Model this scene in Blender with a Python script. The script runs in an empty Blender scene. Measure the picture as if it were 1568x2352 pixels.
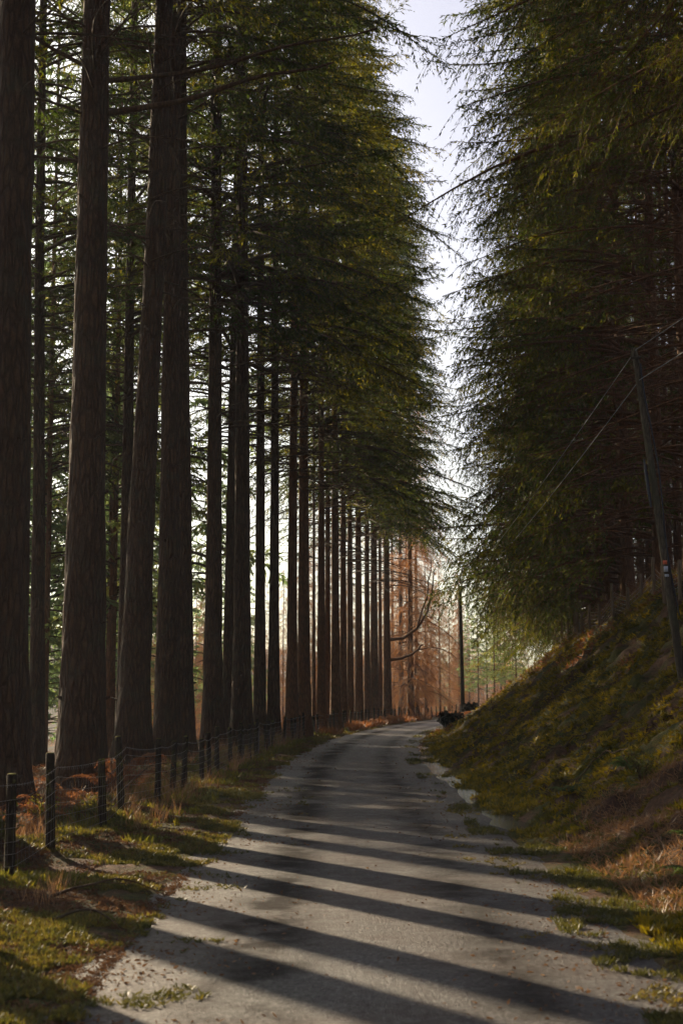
import bpy, math, random
import numpy as np
from mathutils import Vector

# ---------------------------------------------------------------- camera, light
sc = bpy.context.scene
COL = sc.collection
PITCH = math.radians(7.39)
CAMH = 1.9
FD = 3267.0                       # focal length in 1568-px-wide picture units
cam_d = bpy.data.cameras.new("camera")
cam = bpy.data.objects.new("camera", cam_d)
COL.objects.link(cam)
cam.location = (0, 0, CAMH)
cam.rotation_euler = (math.radians(90) + PITCH, 0, 0)
cam_d.sensor_fit = 'VERTICAL'
cam_d.sensor_height = 36
cam_d.lens = 50
cam_d.clip_end = 3000
cam_d.dof.use_dof = True
cam_d.dof.focus_distance = 30
cam_d.dof.aperture_fstop = 2.8
sc.camera = cam

SUN_AZ = math.radians(36)         # to the left of straight ahead
SUN_EL = math.radians(23)
S = Vector((-math.sin(SUN_AZ) * math.cos(SUN_EL), math.cos(SUN_AZ) * math.cos(SUN_EL), math.sin(SUN_EL)))
sun_d = bpy.data.lights.new("sun", 'SUN')
sun_d.energy = 5.0
sun_d.angle = math.radians(0.5)
sun_d.color = (1.0, 0.80, 0.55)
sun = bpy.data.objects.new("sun", sun_d)
COL.objects.link(sun)
sun.location = (0, 0, 60)
sun.rotation_euler = S.to_track_quat('Z', 'Y').to_euler()

w = bpy.data.worlds.new("World")
sc.world = w
w.use_nodes = True
nt = w.node_tree
nt.nodes.clear()
sky = nt.nodes.new('ShaderNodeTexSky')
sky.sky_type = 'NISHITA'
sky.sun_disc = False
sky.sun_elevation = SUN_EL
sky.sun_rotation = -SUN_AZ
sky.air_density = 1.0
sky.dust_density = 3.0
sky.ozone_density = 1.5
bg = nt.nodes.new('ShaderNodeBackground')
bg.inputs['Strength'].default_value = 0.082
hs = nt.nodes.new('ShaderNodeHueSaturation')
hs.inputs['Saturation'].default_value = 0.62
hs.inputs['Hue'].default_value = 0.54
out = nt.nodes.new('ShaderNodeOutputWorld')
nt.links.new(sky.outputs[0], hs.inputs['Color'])
nt.links.new(hs.outputs[0], bg.inputs[0])
nt.links.new(bg.outputs[0], out.inputs[0])

sc.view_settings.view_transform = 'Standard'
sc.view_settings.look = 'None'
sc.view_settings.exposure = 1.08
sc.view_settings.gamma = 1.0
cy = sc.cycles
cy.max_bounces = 5
cy.diffuse_bounces = 2
cy.glossy_bounces = 2
cy.transmission_bounces = 2
cy.transparent_max_bounces = 4
cy.volume_bounces = 0
cy.caustics_reflective = False
cy.caustics_refractive = False
cy.sample_clamp_indirect = 4.0
cy.use_adaptive_sampling = True
cy.adaptive_threshold = 0.02
cy.use_denoising = True

# ---------------------------------------------------------------- helpers
def ground_pt(px, py, z=0.0):
    """where the sight line through a picture point meets the level z"""
    a = math.atan((py - 1176) / FD) - PITCH * 1.0
    rx = (px - 784) / FD
    ry = math.cos(PITCH) + math.sin(PITCH) * (py - 1176) / FD
    rz = math.sin(PITCH) - math.cos(PITCH) * (py - 1176) / FD
    t = (z - CAMH) / rz
    return rx * t, ry * t

def px_x(px, y, z=1.0):
    """world x of picture column px at distance y"""
    dep = y * math.cos(PITCH) + (z - CAMH) * math.sin(PITCH)
    return (px - 784) / FD * dep

_tab = np.random.RandomState(7).rand(256, 256)
def vn(x, y, seed=0):
    x = np.asarray(x, float) + seed * 17.13; y = np.asarray(y, float) + seed * 31.7
    xi = np.floor(x).astype(int); yi = np.floor(y).astype(int)
    fx = x - xi; fy = y - yi
    fx = fx * fx * (3 - 2 * fx); fy = fy * fy * (3 - 2 * fy)
    a = _tab[xi & 255, yi & 255]; b = _tab[(xi + 1) & 255, yi & 255]
    c = _tab[xi & 255, (yi + 1) & 255]; d = _tab[(xi + 1) & 255, (yi + 1) & 255]
    return (a * (1 - fx) + b * fx) * (1 - fy) + (c * (1 - fx) + d * fx) * fy - 0.5
def fbm(x, y, seed=0, o=4):
    s = 0; a = 1
    for k in range(o):
        s = s + a * vn(np.asarray(x) * 2 ** k, np.asarray(y) * 2 ** k, seed + k); a *= .5
    return s

def make_mesh(name, V, F, mat, smooth=False, tris=None):
    """V (n,3), F (m,4) quads, tris (k,3)"""
    me = bpy.data.meshes.new(name)
    V = np.asarray(V, np.float32).reshape(-1, 3)
    F = np.zeros((0, 4), np.int32) if F is None else np.asarray(F, np.int32).reshape(-1, 4)
    T = np.zeros((0, 3), np.int32) if tris is None else np.asarray(tris, np.int32).reshape(-1, 3)
    me.vertices.add(len(V)); me.vertices.foreach_set('co', V.ravel())
    me.loops.add(F.size + T.size); me.loops.foreach_set('vertex_index', np.concatenate([F.ravel(), T.ravel()]))
    me.polygons.add(len(F) + len(T))
    st = np.concatenate([np.arange(len(F)) * 4, F.size + np.arange(len(T)) * 3]).astype(np.int32)
    me.polygons.foreach_set('loop_start', st)
    me.update(calc_edges=True)
    me.validate()
    if smooth:
        me.polygons.foreach_set('use_smooth', np.ones(len(me.polygons), bool))
    mats = mat if isinstance(mat, (list, tuple)) else [mat]
    for m in mats: me.materials.append(m)
    return me

def link(name, me, parent=None, loc=None, label=None, cat=None, group=None, kind=None):
    o = bpy.data.objects.new(name, me)
    COL.objects.link(o)
    if parent: o.parent = parent
    if loc is not None: o.location = loc
    tag(o, label, cat, group, kind)
    return o
def tag(o, label=None, cat=None, group=None, kind=None):
    if label: o['label'] = label
    if cat: o['category'] = cat
    if group: o['group'] = group
    if kind: o['kind'] = kind
def empty(name, loc, rz=0.0, label=None, cat=None, group=None):
    o = link(name, None, None, loc, label, cat, group)
    o.empty_display_size = .3
    o.rotation_euler = (0, 0, rz)
    return o

class Geo:
    """collects quads"""
    def __init__(s): s.V = []; s.F = []; s.n = 0
    def add(s, V, F):
        V = np.asarray(V, float).reshape(-1, 3); F = np.asarray(F).reshape(-1, 4)
        s.V.append(V); s.F.append(F + s.n); s.n += len(V)
    def tubes(s, P, R, k=4):
        """P (B,n,3) centre lines, R (B,n) radii"""
        P = np.asarray(P, float); R = np.asarray(R, float)
        if P.ndim == 2: P = P[None]; R = R[None]
        B, n, _ = P.shape
        T = np.gradient(P, axis=1)
        T /= np.linalg.norm(T, axis=2, keepdims=True) + 1e-9
        mean = T.mean(axis=1)
        ref = np.where(np.abs(mean[:, 2:3]) > .8, np.array([[1., 0, 0]]), np.array([[0, 0, 1.]]))[:, None, :]
        U = np.cross(T, ref); U /= np.linalg.norm(U, axis=2, keepdims=True) + 1e-9
        W = np.cross(T, U)
        a = np.arange(k) / k * 2 * np.pi
        ring = P[:, :, None, :] + R[:, :, None, None] * (U[:, :, None, :] * np.cos(a)[None, None, :, None] + W[:, :, None, :] * np.sin(a)[None, None, :, None])
        b, i, j = np.meshgrid(np.arange(B), np.arange(n - 1), np.arange(k), indexing='ij')
        base = b * n * k
        j2 = (j + 1) % k
        F = np.stack([base + i * k + j, base + i * k + j2, base + (i + 1) * k + j2, base + (i + 1) * k + j], -1)
        s.add(ring, F)
    def leaves(s, P, D, N, L, W, mid=.4):
        """diamonds: base P, direction D, side vector N, length L, width W"""
        D = D / (np.linalg.norm(D, axis=1, keepdims=True) + 1e-9)
        N = N - (N * D).sum(1, keepdims=True) * D
        N = N / (np.linalg.norm(N, axis=1, keepdims=True) + 1e-9)
        L = np.asarray(L)[:, None]; W = np.asarray(W)[:, None]
        m = P + D * L * mid
        V = np.stack([P, m + N * W / 2, P + D * L, m - N * W / 2], 1)
        n = len(P)
        F = np.arange(n * 4).reshape(n, 4)
        s.add(V, F)
    def box(s, c, h, R=None):
        c = np.asarray(c, float); h = np.asarray(h, float)
        V = np.array([[x, y, z] for x in (-1, 1) for y in (-1, 1) for z in (-1, 1)]) * h
        if R is not None: V = V @ np.asarray(R).T
        F = [[0, 1, 3, 2], [4, 6, 7, 5], [0, 4, 5, 1], [2, 3, 7, 6], [0, 2, 6, 4], [1, 5, 7, 3]]
        s.add(V + c, F)
    def mesh(s, name, mat, smooth=False):
        return make_mesh(name, np.concatenate(s.V), np.concatenate(s.F), mat, smooth)

# ---------------------------------------------------------------- materials
def new_mat(name):
    m = bpy.data.materials.new(name); m.use_nodes = True
    n = m.node_tree.nodes; l = m.node_tree.links
    n.clear()
    o = n.new('ShaderNodeOutputMaterial')
    return m, n, l, o
def ramp(n, stops, interp='LINEAR'):
    r = n.new('ShaderNodeValToRGB'); e = r.color_ramp.elements
    r.color_ramp.interpolation = interp
    e[0].position = stops[0][0]; e[0].color = (*stops[0][1], 1)
    e[1].position = stops[-1][0]; e[1].color = (*stops[-1][1], 1)
    for p, c in stops[1:-1]:
        x = e.new(p); x.color = (*c, 1)
    return r
def noise(n, l, vec, scale, detail=4, rough=.6, dist=0):
    t = n.new('ShaderNodeTexNoise'); t.inputs['Scale'].default_value = scale
    t.inputs['Detail'].default_value = detail; t.inputs['Roughness'].default_value = rough
    t.inputs['Distortion'].default_value = dist
    if vec is not None: l.new(vec, t.inputs['Vector'])
    return t
def mapping(n, l, src, scale):
    m = n.new('ShaderNodeMapping'); m.inputs['Scale'].default_value = scale
    l.new(src, m.inputs['Vector']); return m.outputs[0]
def mixc(n, l, fac, a, b, mode='MIX'):
    m = n.new('ShaderNodeMix'); m.data_type = 'RGBA'; m.blend_type = mode
    if isinstance(fac, (int, float)): m.inputs[0].default_value = fac
    else: l.new(fac, m.inputs[0])
    for k, v in ((6, a), (7, b)):
        if isinstance(v, tuple): m.inputs[k].default_value = (*v, 1)
        else: l.new(v, m.inputs[k])
    return m.outputs[2]
def math_n(n, l, op, a, b=None, c=None):
    m = n.new('ShaderNodeMath'); m.operation = op
    for k, v in enumerate((a, b, c)):
        if v is None: continue
        if isinstance(v, (int, float)): m.inputs[k].default_value = v
        else: l.new(v, m.inputs[k])
    return m.outputs[0]

def leaf_mat(name, cols, trans, tfac=.45, scale=.9, rough=.5, spec=.3):
    """cols: list of (pos, colour); trans: translucent tint"""
    m, n, l, o = new_mat(name)
    tc = n.new('ShaderNodeTexCoord'); oi = n.new('ShaderNodeObjectInfo')
    nz = noise(n, l, tc.outputs['Object'], scale, 5, .7)
    f = math_n(n, l, 'MULTIPLY_ADD', oi.outputs['Random'], .25, math_n(n, l, 'ADD', nz.outputs[0], -.12))
    r = ramp(n, cols); l.new(f, r.inputs[0])
    p = n.new('ShaderNodeBsdfPrincipled'); l.new(r.outputs[0], p.inputs['Base Color'])
    p.inputs['Roughness'].default_value = rough
    p.inputs['Specular IOR Level'].default_value = spec
    t = n.new('ShaderNodeBsdfTranslucent')
    l.new(mixc(n, l, 1.0, r.outputs[0], trans, 'MULTIPLY'), t.inputs[0])
    mx = n.new('ShaderNodeMixShader'); mx.inputs[0].default_value = tfac
    l.new(p.outputs[0], mx.inputs[1]); l.new(t.outputs[0], mx.inputs[2]); l.new(mx.outputs[0], o.inputs[0])
    return m

M_needle = leaf_mat("needles", [(.25, (.012, .024, .013)), (.5, (.028, .042, .014)), (.68, (.095, .090, .012))], (3.6, 3.2, .9), .52, spec=.1)  # yellow top stop paints sunlit patches into the foliage
M_needle_far = leaf_mat("needles_sunlit_tint", [(.25, (.045, .085, .055)), (.5, (.08, .12, .055)), (.8, (.17, .16, .04))], (2.9, 2.7, 1.9), .6, spec=.1)  # lighter copy of the needles, sunlight painted into the base colour
M_larch = leaf_mat("larch_twigs", [(.2, (.18, .095, .036)), (.5, (.30, .165, .058)), (.8, (.42, .26, .10))], (1.7, 1.2, .8), .4, .6)
M_moss = leaf_mat("moss", [(.2, (.014, .018, .002)), (.42, (.032, .038, .004)), (.57, (.095, .083, .005)), (.73, (.25, .18, .008))], (1.7, 1.6, .7), .4, 3.0)  # moss greens, with sunlit patches painted in by the golden last stops
M_grass = leaf_mat("verge_grass", [(.2, (.025, .035, .010)), (.5, (.055, .06, .016)), (.75, (.14, .115, .03))], (2.2, 1.9, 1.0), .4, 6.0)
M_drygrass = leaf_mat("dry_grass", [(.2, (.10, .06, .03)), (.5, (.20, .12, .06)), (.8, (.34, .24, .13))], (1.6, 1.3, 1.0), .35, 6.0)
M_bracken = leaf_mat("dead_bracken", [(.2, (.09, .042, .018)), (.5, (.17, .085, .036)), (.8, (.32, .19, .09))], (1.8, 1.3, .9), .4, 3.0)
M_litter = leaf_mat("litter", [(.2, (.05, .028, .016)), (.5, (.12, .065, .035)), (.8, (.24, .15, .09))], (1.3, 1.2, .9), .25, 7.0, .8, .08)
M_fern = leaf_mat("fern_green", [(.2, (.025, .05, .018)), (.5, (.05, .08, .025)), (.8, (.10, .12, .04))], (2.0, 2.0, 1.2), .4, 3.0)
M_shrub = leaf_mat("shrub_leaf", [(.2, (.035, .045, .010)), (.5, (.07, .08, .016)), (.8, (.18, .16, .025))], (2.4, 2.0, .9), .45, 4.0)
M_bush = leaf_mat("bush_dark", [(.2, (.012, .014, .010)), (.5, (.02, .022, .014)), (.8, (.035, .035, .02))], (1.2, 1.2, 1.0), .2, 4.0)

def bark_mat(name, c0, c1, c2, green=(.05, .055, .03), vs=1.0, bump=.6):
    m, n, l, o = new_mat(name)
    tc = n.new('ShaderNodeTexCoord'); oi = n.new('ShaderNodeObjectInfo')
    off = n.new('ShaderNodeVectorMath'); off.operation = 'ADD'
    sc3 = n.new('ShaderNodeVectorMath'); sc3.operation = 'SCALE'
    l.new(oi.outputs['Location'], sc3.inputs[0]); sc3.inputs['Scale'].default_value = 1.7
    l.new(tc.outputs['Object'], off.inputs[0]); l.new(sc3.outputs[0], off.inputs[1])
    v = mapping(n, l, off.outputs[0], (1, 1, .2))
    warp = noise(n, l, v, 6 * vs, 3, .6)
    wv = n.new('ShaderNodeVectorMath'); wv.operation = 'MULTIPLY_ADD'
    l.new(warp.outputs['Color'], wv.inputs[0]); wv.inputs[1].default_value = (.09, .09, .09); l.new(v, wv.inputs[2])
    vo = n.new('ShaderNodeTexVoronoi'); vo.feature = 'DISTANCE_TO_EDGE'; vo.inputs['Scale'].default_value = 13 * vs
    l.new(wv.outputs[0], vo.inputs['Vector'])
    cr = ramp(n, [(0, (0, 0, 0)), (.28, (1, 1, 1))]); l.new(vo.outputs['Distance'], cr.inputs[0])
    fine = noise(n, l, mapping(n, l, off.outputs[0], (1, 1, .35)), 55 * vs, 4, .7)
    big = noise(n, l, off.outputs[0], .9, 3, .6)
    base = ramp(n, [(.3, c0), (.5, c1), (.75, c2)]); 
    f = math_n(n, l, 'ADD', math_n(n, l, 'MULTIPLY', fine.outputs[0], .6), math_n(n, l, 'MULTIPLY', big.outputs[0], .4))
    l.new(f, base.inputs[0])
    col = mixc(n, l, math_n(n, l, 'MULTIPLY_ADD', cr.outputs[0], .55, .45), tuple(x * .35 for x in c0), base.outputs[0])
    gr = ramp(n, [(.5, (0, 0, 0)), (.72, (1, 1, 1))]); l.new(noise(n, l, off.outputs[0], 1.6, 5, .7).outputs[0], gr.inputs[0])
    col = mixc(n, l, math_n(n, l, 'MULTIPLY', gr.outputs[0], .5), col, green)
    p = n.new('ShaderNodeBsdfPrincipled'); l.new(col, p.inputs['Base Color'])
    p.inputs['Roughness'].default_value = .85; p.inputs['Specular IOR Level'].default_value = .25
    h = math_n(n, l, 'ADD', cr.outputs[0], math_n(n, l, 'MULTIPLY', fine.outputs[0], .5))
    b = n.new('ShaderNodeBump'); b.inputs['Strength'].default_value = bump; b.inputs['Distance'].default_value = .05
    l.new(h, b.inputs['Height']); l.new(b.outputs[0], p.inputs['Normal'])
    l.new(p.outputs[0], o.inputs[0])
    return m
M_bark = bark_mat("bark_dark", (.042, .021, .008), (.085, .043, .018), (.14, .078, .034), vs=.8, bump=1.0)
M_barkred = bark_mat("bark_reddish_glow", (.12, .045, .014), (.20, .092, .036), (.29, .155, .07))  # reddish bark, brightened to paint an orange glow on far row trunks
M_barkgrey = bark_mat("bark_grey", (.10, .08, .065), (.17, .14, .12), (.26, .23, .2))
M_twig = bark_mat("twig_wood", (.05, .028, .014), (.09, .050, .022), (.15, .085, .038), bump=.1)
M_twigbrown = bark_mat("twig_wood_brown", (.10, .042, .016), (.18, .080, .028), (.27, .13, .05), bump=.1)

def simple(name, c, rough=.7, c2=None, scale=20, metal=0, bump=.2):
    m, n, l, o = new_mat(name)
    tc = n.new('ShaderNodeTexCoord')
    nz = noise(n, l, tc.outputs['Object'], scale, 5, .65)
    c2 = c2 or tuple(x * .6 for x in c)
    r = ramp(n, [(.35, c2), (.65, c)]); l.new(nz.outputs[0], r.inputs[0])
    p = n.new('ShaderNodeBsdfPrincipled'); l.new(r.outputs[0], p.inputs['Base Color'])
    p.inputs['Roughness'].default_value = rough; p.inputs['Metallic'].default_value = metal
    b = n.new('ShaderNodeBump'); b.inputs['Strength'].default_value = bump; b.inputs['Distance'].default_value = .01
    l.new(nz.outputs[0], b.inputs['Height']); l.new(b.outputs[0], p.inputs['Normal'])
    l.new(p.outputs[0], o.inputs[0]); return m
M_wire = simple("galvanised_wire", (.20, .19, .18), .4, (.12, .10, .09), 30, .8)
M_cable = simple("black_cable", (.02, .02, .022), .5)
M_white = simple("white_plate", (.5, .53, .53), .5, (.4, .42, .42), 8)
M_orange = simple("orange_plate", (.65, .12, .03), .5, (.5, .09, .03), 8)
M_conduct = simple("overhead_conductor", (.28, .28, .27), .5, (.2, .2, .19), 5, .3)

def post_mat(name, k):
    m, n, l, o = new_mat(name)
    tc = n.new('ShaderNodeTexCoord'); ge = n.new('ShaderNodeNewGeometry')
    nz = noise(n, l, mapping(n, l, tc.outputs['Object'], (1, 1, .06)), 45, 5, .7)
    r = ramp(n, [(.3, (.02 * k, .014 * k, .009 * k)), (.55, (.05 * k, .036 * k, .022 * k)), (.8, (.10 * k, .074 * k, .045 * k))]); l.new(nz.outputs[0], r.inputs[0])
    g = noise(n, l, tc.outputs['Object'], 7, 4, .7)
    sep = n.new('ShaderNodeSeparateXYZ'); l.new(ge.outputs['Normal'], sep.inputs[0])
    up = ramp(n, [(.55, (0, 0, 0)), (.8, (1, 1, 1))]); l.new(sep.outputs[2], up.inputs[0])
    gr = ramp(n, [(.5, (0, 0, 0)), (.7, (.7, .7, .7))]); l.new(g.outputs[0], gr.inputs[0])
    f = math_n(n, l, 'MAXIMUM', up.outputs[0], gr.outputs[0])
    c = mixc(n, l, f, r.outputs[0], (.13, .12, .02))
    p = n.new('ShaderNodeBsdfPrincipled'); l.new(c, p.inputs['Base Color']); p.inputs['Roughness'].default_value = .95; p.inputs['Specular IOR Level'].default_value = .1
    b = n.new('ShaderNodeBump'); b.inputs['Strength'].default_value = .6; b.inputs['Distance'].default_value = .01
    l.new(nz.outputs[0], b.inputs['Height']); l.new(b.outputs[0], p.inputs['Normal'])
    l.new(p.outputs[0], o.inputs[0]); return m
M_post = post_mat('post_wood', .7)
M_postpale = post_mat('post_wood_pale', 4.5)

# ---------------------------------------------------------------- ground
def cx(y):
    y = np.asarray(y, float)
    yy = np.clip(y, 33, 190)
    return .35 + .0013 * (yy - 33) ** 2 + np.maximum(y - 190, 0) * .408
def dcx(y):
    return .0026 * (np.clip(y, 33, 190) - 33)
def sof(x, y):
    return (x - cx(y)) / np.sqrt(1 + dcx(y) ** 2)
def sm(a, b, x):
    t = np.clip((x - a) / (b - a), 0, 1); return t * t * (3 - 2 * t)
RW_L, RW_R = -2.0, 1.95
def height(x, y):
    x = np.asarray(x, float); y = np.asarray(y, float)
    s = sof(x, y)
    n1 = fbm(x * .8, y * .8, 1); n2 = fbm(x * 3.1, y * 3.1, 5, 3); n3 = fbm(x * .25, y * .25, 9, 3)
    road = (s > RW_L) & (s < RW_R)
    z = -.03 + 0 * x
    # left verge
    tl = sm(1.75, 2.5, -s)
    z = z + tl * (.055 + .05 * n1 + .05 * n2) + sm(2.8, 4.2, -s) * (.10 + .22 * n1)
    # gutter and bank on the right
    tr = sm(1.6, 2.3, s)
    gut = .11 * np.exp(-((s - 2.05) / .45) ** 2) * sm(20, 22.5, y) * np.clip(.62 + 1.9 * fbm(x * .9, y * .75, 91, 3), 0, 1.15)
    z = z + tr * (.04 + .045 * n1 + .05 * n2) - gut
    b = np.maximum(s - 2.35 - .25 * n3, 0)
    slope = .80 - .1 * sm(18, 8, y)
    bump = fbm(x * .55 + y * .35, y * .5 - x * .2, 21)
    bs = np.sqrt(b * b + .16) - .4
    bz = (slope - .24) * bs + .029 * np.minimum(bs, 7.2) ** 2
    top = 7.6
    over = np.maximum(b - top, 0)
    bz = np.where(b > top, (slope - .24) * (top - .4) + .029 * 7.2 ** 2 + .2 * over + .0 * b, bz)
    z = z + bz + sm(0, 1.2, b) * (.50 * bump + .17 * n2 + .14 * fbm(x * 1.7, y * 1.7, 27, 2)) * (1 - .4 * sm(7, 10, b))
    z = z + sm(20, 60, b) * sm(20, 120, b) * 14
    # the ground drops away behind the left row, a valley, a hill beyond
    q = np.maximum(-s - 7.5, 0)
    z = z - .30 * np.minimum(q, 30) - .05 * np.clip(q - 30, 0, 60)
    z = z + .17 * np.clip(q - 110, 0, 260) + .9 * n3 * sm(5, 30, q)
    # the far end of the glen rises a little
    z = z + .02 * np.clip(y - 190, 0, 150)
    return z
def hz(x, y): return float(height(np.array([x]), np.array([y]))[0])

def spaced(segs):
    out = [segs[0][0]]
    for a, b, st in segs:
        n = max(1, int(round((b - a) / st)))
        out += list(np.linspace(a, b, n + 1)[1:])
    return np.array(out)
xs = spaced([(-900, -300, 60), (-300, -60, 12), (-60, -20, 2.5), (-20, -7, .8), (-7, -4.5, .3), (-4.5, 9, .11), (9, 16, .25), (16, 40, 1.2), (40, 120, 8), (120, 900, 70)])
ys = spaced([(-60, 4, 4), (4, 7, .4), (7, 45, .13), (45, 90, .3), (90, 160, .9), (160, 300, 5), (300, 1500, 60)])
# keep the dense columns over the road as it bends
X0, Y = np.meshgrid(xs, ys)
shift = np.clip(1 - np.abs(X0) / 120, 0, 1)
X = X0 + cx(Y) * shift
Z = height(X, Y)
ny, nx = X.shape
idx = np.arange(nx * ny).reshape(ny, nx)
F = np.stack([idx[:-1, :-1], idx[:-1, 1:], idx[1:, 1:], idx[1:, :-1]], -1).reshape(-1, 4)

def ground_mat():
    m, n, l, o = new_mat("forest_floor")
    tc = n.new('ShaderNodeTexCoord'); v = tc.outputs['Object']
    a = noise(n, l, v, .9, 6, .7, .6); b = noise(n, l, v, 14, 5, .7); c = noise(n, l, v, 70, 3, .7)
    lit = ramp(n, [(.3, (.028, .014, .007)), (.5, (.07, .036, .018)), (.7, (.15, .08, .042))]); l.new(b.outputs[0], lit.inputs[0])
    mo = ramp(n, [(.3, (.014, .018, .002)), (.5, (.036, .040, .003)), (.72, (.09, .08, .006))]); l.new(b.outputs[0], mo.inputs[0])
    k = ramp(n, [(.44, (0, 0, 0)), (.56, (1, 1, 1))]); l.new(a.outputs[0], k.inputs[0])
    col = mixc(n, l, k.outputs[0], lit.outputs[0], mo.outputs[0])
    col = mixc(n, l, .5, col, c.outputs[0], 'OVERLAY')
    p = n.new('ShaderNodeBsdfPrincipled'); l.new(col, p.inputs['Base Color']); p.inputs['Roughness'].default_value = .9
    p.inputs['Specular IOR Level'].default_value = .2
    bp = n.new('ShaderNodeBump'); bp.inputs['Strength'].default_value = .8; bp.inputs['Distance'].default_value = .06
    l.new(math_n(n, l, 'ADD', b.outputs[0], math_n(n, l, 'MULTIPLY', c.outputs[0], .3)), bp.inputs['Height']); l.new(bp.outputs[0], p.inputs['Normal'])
    l.new(p.outputs[0], o.inputs[0]); return m
M_ground = ground_mat()
link("ground", make_mesh("ground", np.stack([X, Y, Z], -1), F, M_ground, True), kind='structure')

def road_mat():
    m, n, l, o = new_mat("old_asphalt")
    tc = n.new('ShaderNodeTexCoord'); v = tc.outputs['Object']
    at = n.new('ShaderNodeAttribute'); at.attribute_name = 'side'; side = at.outputs['Fac']
    big = noise(n, l, v, .55, 5, .65, .3); mid = noise(n, l, v, 5, 5, .7)
    vo = n.new('ShaderNodeTexVoronoi'); vo.inputs['Scale'].default_value = 95; l.new(v, vo.inputs['Vector'])
    fine = noise(n, l, v, 160, 3, .8)
    coarse = noise(n, l, v, 26, 4, .75)
    speck = ramp(n, [(.40, (.009, .008, .008)), (.5, (.037, .034, .032)), (.58, (.17, .17, .16))])
    l.new(math_n(n, l, 'ADD', math_n(n, l, 'MULTIPLY', coarse.outputs[0], .65), math_n(n, l, 'MULTIPLY', fine.outputs[0], .35)), speck.inputs[0])
    dirt = ramp(n, [(.42, (0, 0, 0)), (.68, (1, 1, 1))]); l.new(math_n(n, l, 'ADD', math_n(n, l, 'MULTIPLY', big.outputs[0], .6), math_n(n, l, 'MULTIPLY', mid.outputs[0], .4)), dirt.inputs[0])
    col = mixc(n, l, math_n(n, l, 'MULTIPLY', dirt.outputs[0], .75), speck.outputs[0], (.060, .034, .024))
    # wheel tracks, darker and smoother
    def band(c, wd):
        d = math_n(n, l, 'ABSOLUTE', math_n(n, l, 'ADD', side, math_n(n, l, 'MULTIPLY_ADD', big.outputs[0], .5, -c - .25)))
        return math_n(n, l, 'SUBTRACT', 1.0, math_n(n, l, 'SMOOTHSTEP' if False else 'MINIMUM', math_n(n, l, 'DIVIDE', d, wd), 1.0))
    tr = math_n(n, l, 'MAXIMUM', band(-.95, .5), math_n(n, l, 'MULTIPLY', band(.85, .5), .6))
    pat = ramp(n, [(.40, (.25, .25, .25)), (.52, (1, 1, 1))]); l.new(noise(n, l, v, .9, 4, .6).outputs[0], pat.inputs[0])
    tr = math_n(n, l, 'MULTIPLY', tr, pat.outputs[0])
    col = mixc(n, l, math_n(n, l, 'MINIMUM', math_n(n, l, 'MULTIPLY', tr, 1.3), .8), col, (.020, .017, .015))
    p = n.new('ShaderNodeBsdfPrincipled'); l.new(col, p.inputs['Base Color'])
    rr = math_n(n, l, 'MULTIPLY_ADD', mid.outputs[0], .5, .22)
    l.new(math_n(n, l, 'MULTIPLY_ADD', tr, .25, rr), p.inputs['Roughness'])
    l.new(math_n(n, l, 'MULTIPLY', math_n(n, l, 'SUBTRACT', 1.0, math_n(n, l, 'MINIMUM', math_n(n, l, 'ADD', tr, math_n(n, l, 'MULTIPLY', dirt.outputs[0], .5)), .85)), .36), p.inputs['Specular IOR Level'])
    h = math_n(n, l, 'ADD', math_n(n, l, 'MULTIPLY', coarse.outputs[0], 1.6), math_n(n, l, 'MULTIPLY', fine.outputs[0], .5))
    bp = n.new('ShaderNodeBump'); bp.inputs['Strength'].default_value = 1.0; bp.inputs['Distance'].default_value = .014
    l.new(h, bp.inputs['Height'])
    b2 = n.new('ShaderNodeBump'); b2.inputs['Strength'].default_value = .35; b2.inputs['Distance'].default_value = .03
    l.new(mid.outputs[0], b2.inputs['Height']); l.new(bp.outputs[0], b2.inputs['Normal'])
    l.new(b2.outputs[0], p.inputs['Normal'])
    l.new(p.outputs[0], o.inputs[0]); return m
ry = spaced([(-10, 60, .25), (60, 200, 1.0)])
rs = np.linspace(0, 1, 25)
SS = []; VV = []
for i, y in enumerate(ry):
    el = -2.25 + .25 * float(vn(y * 1.3, 3.3)); er = 1.98 + .22 * float(vn(y * 1.1, 9.3)) + .3 * float(sm(16, 10, y))
    dn = math.sqrt(1 + float(dcx(y)) ** 2)
    for r in rs:
        s = el + (er - el) * r
        edge = max(0, abs(r - .5) * 2 - .88) / .12
        VV.append((float(cx(y)) + s / dn, y - s * float(dcx(y)) / dn, .0 - .012 * edge + .008 * float(fbm(s * .7, y * .4, 3, 2)))); SS.append(s)
nr = len(rs); idx = np.arange(len(VV)).reshape(len(ry), nr)
RF = np.stack([idx[:-1, :-1], idx[:-1, 1:], idx[1:, 1:], idx[1:, :-1]], -1).reshape(-1, 4)
rme = make_mesh("road", np.array(VV), RF, road_mat(), True)
at = rme.attributes.new('side', 'FLOAT', 'POINT'); at.data.foreach_set('value', np.array(SS, np.float32))
link("road", rme, kind='structure')

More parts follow.
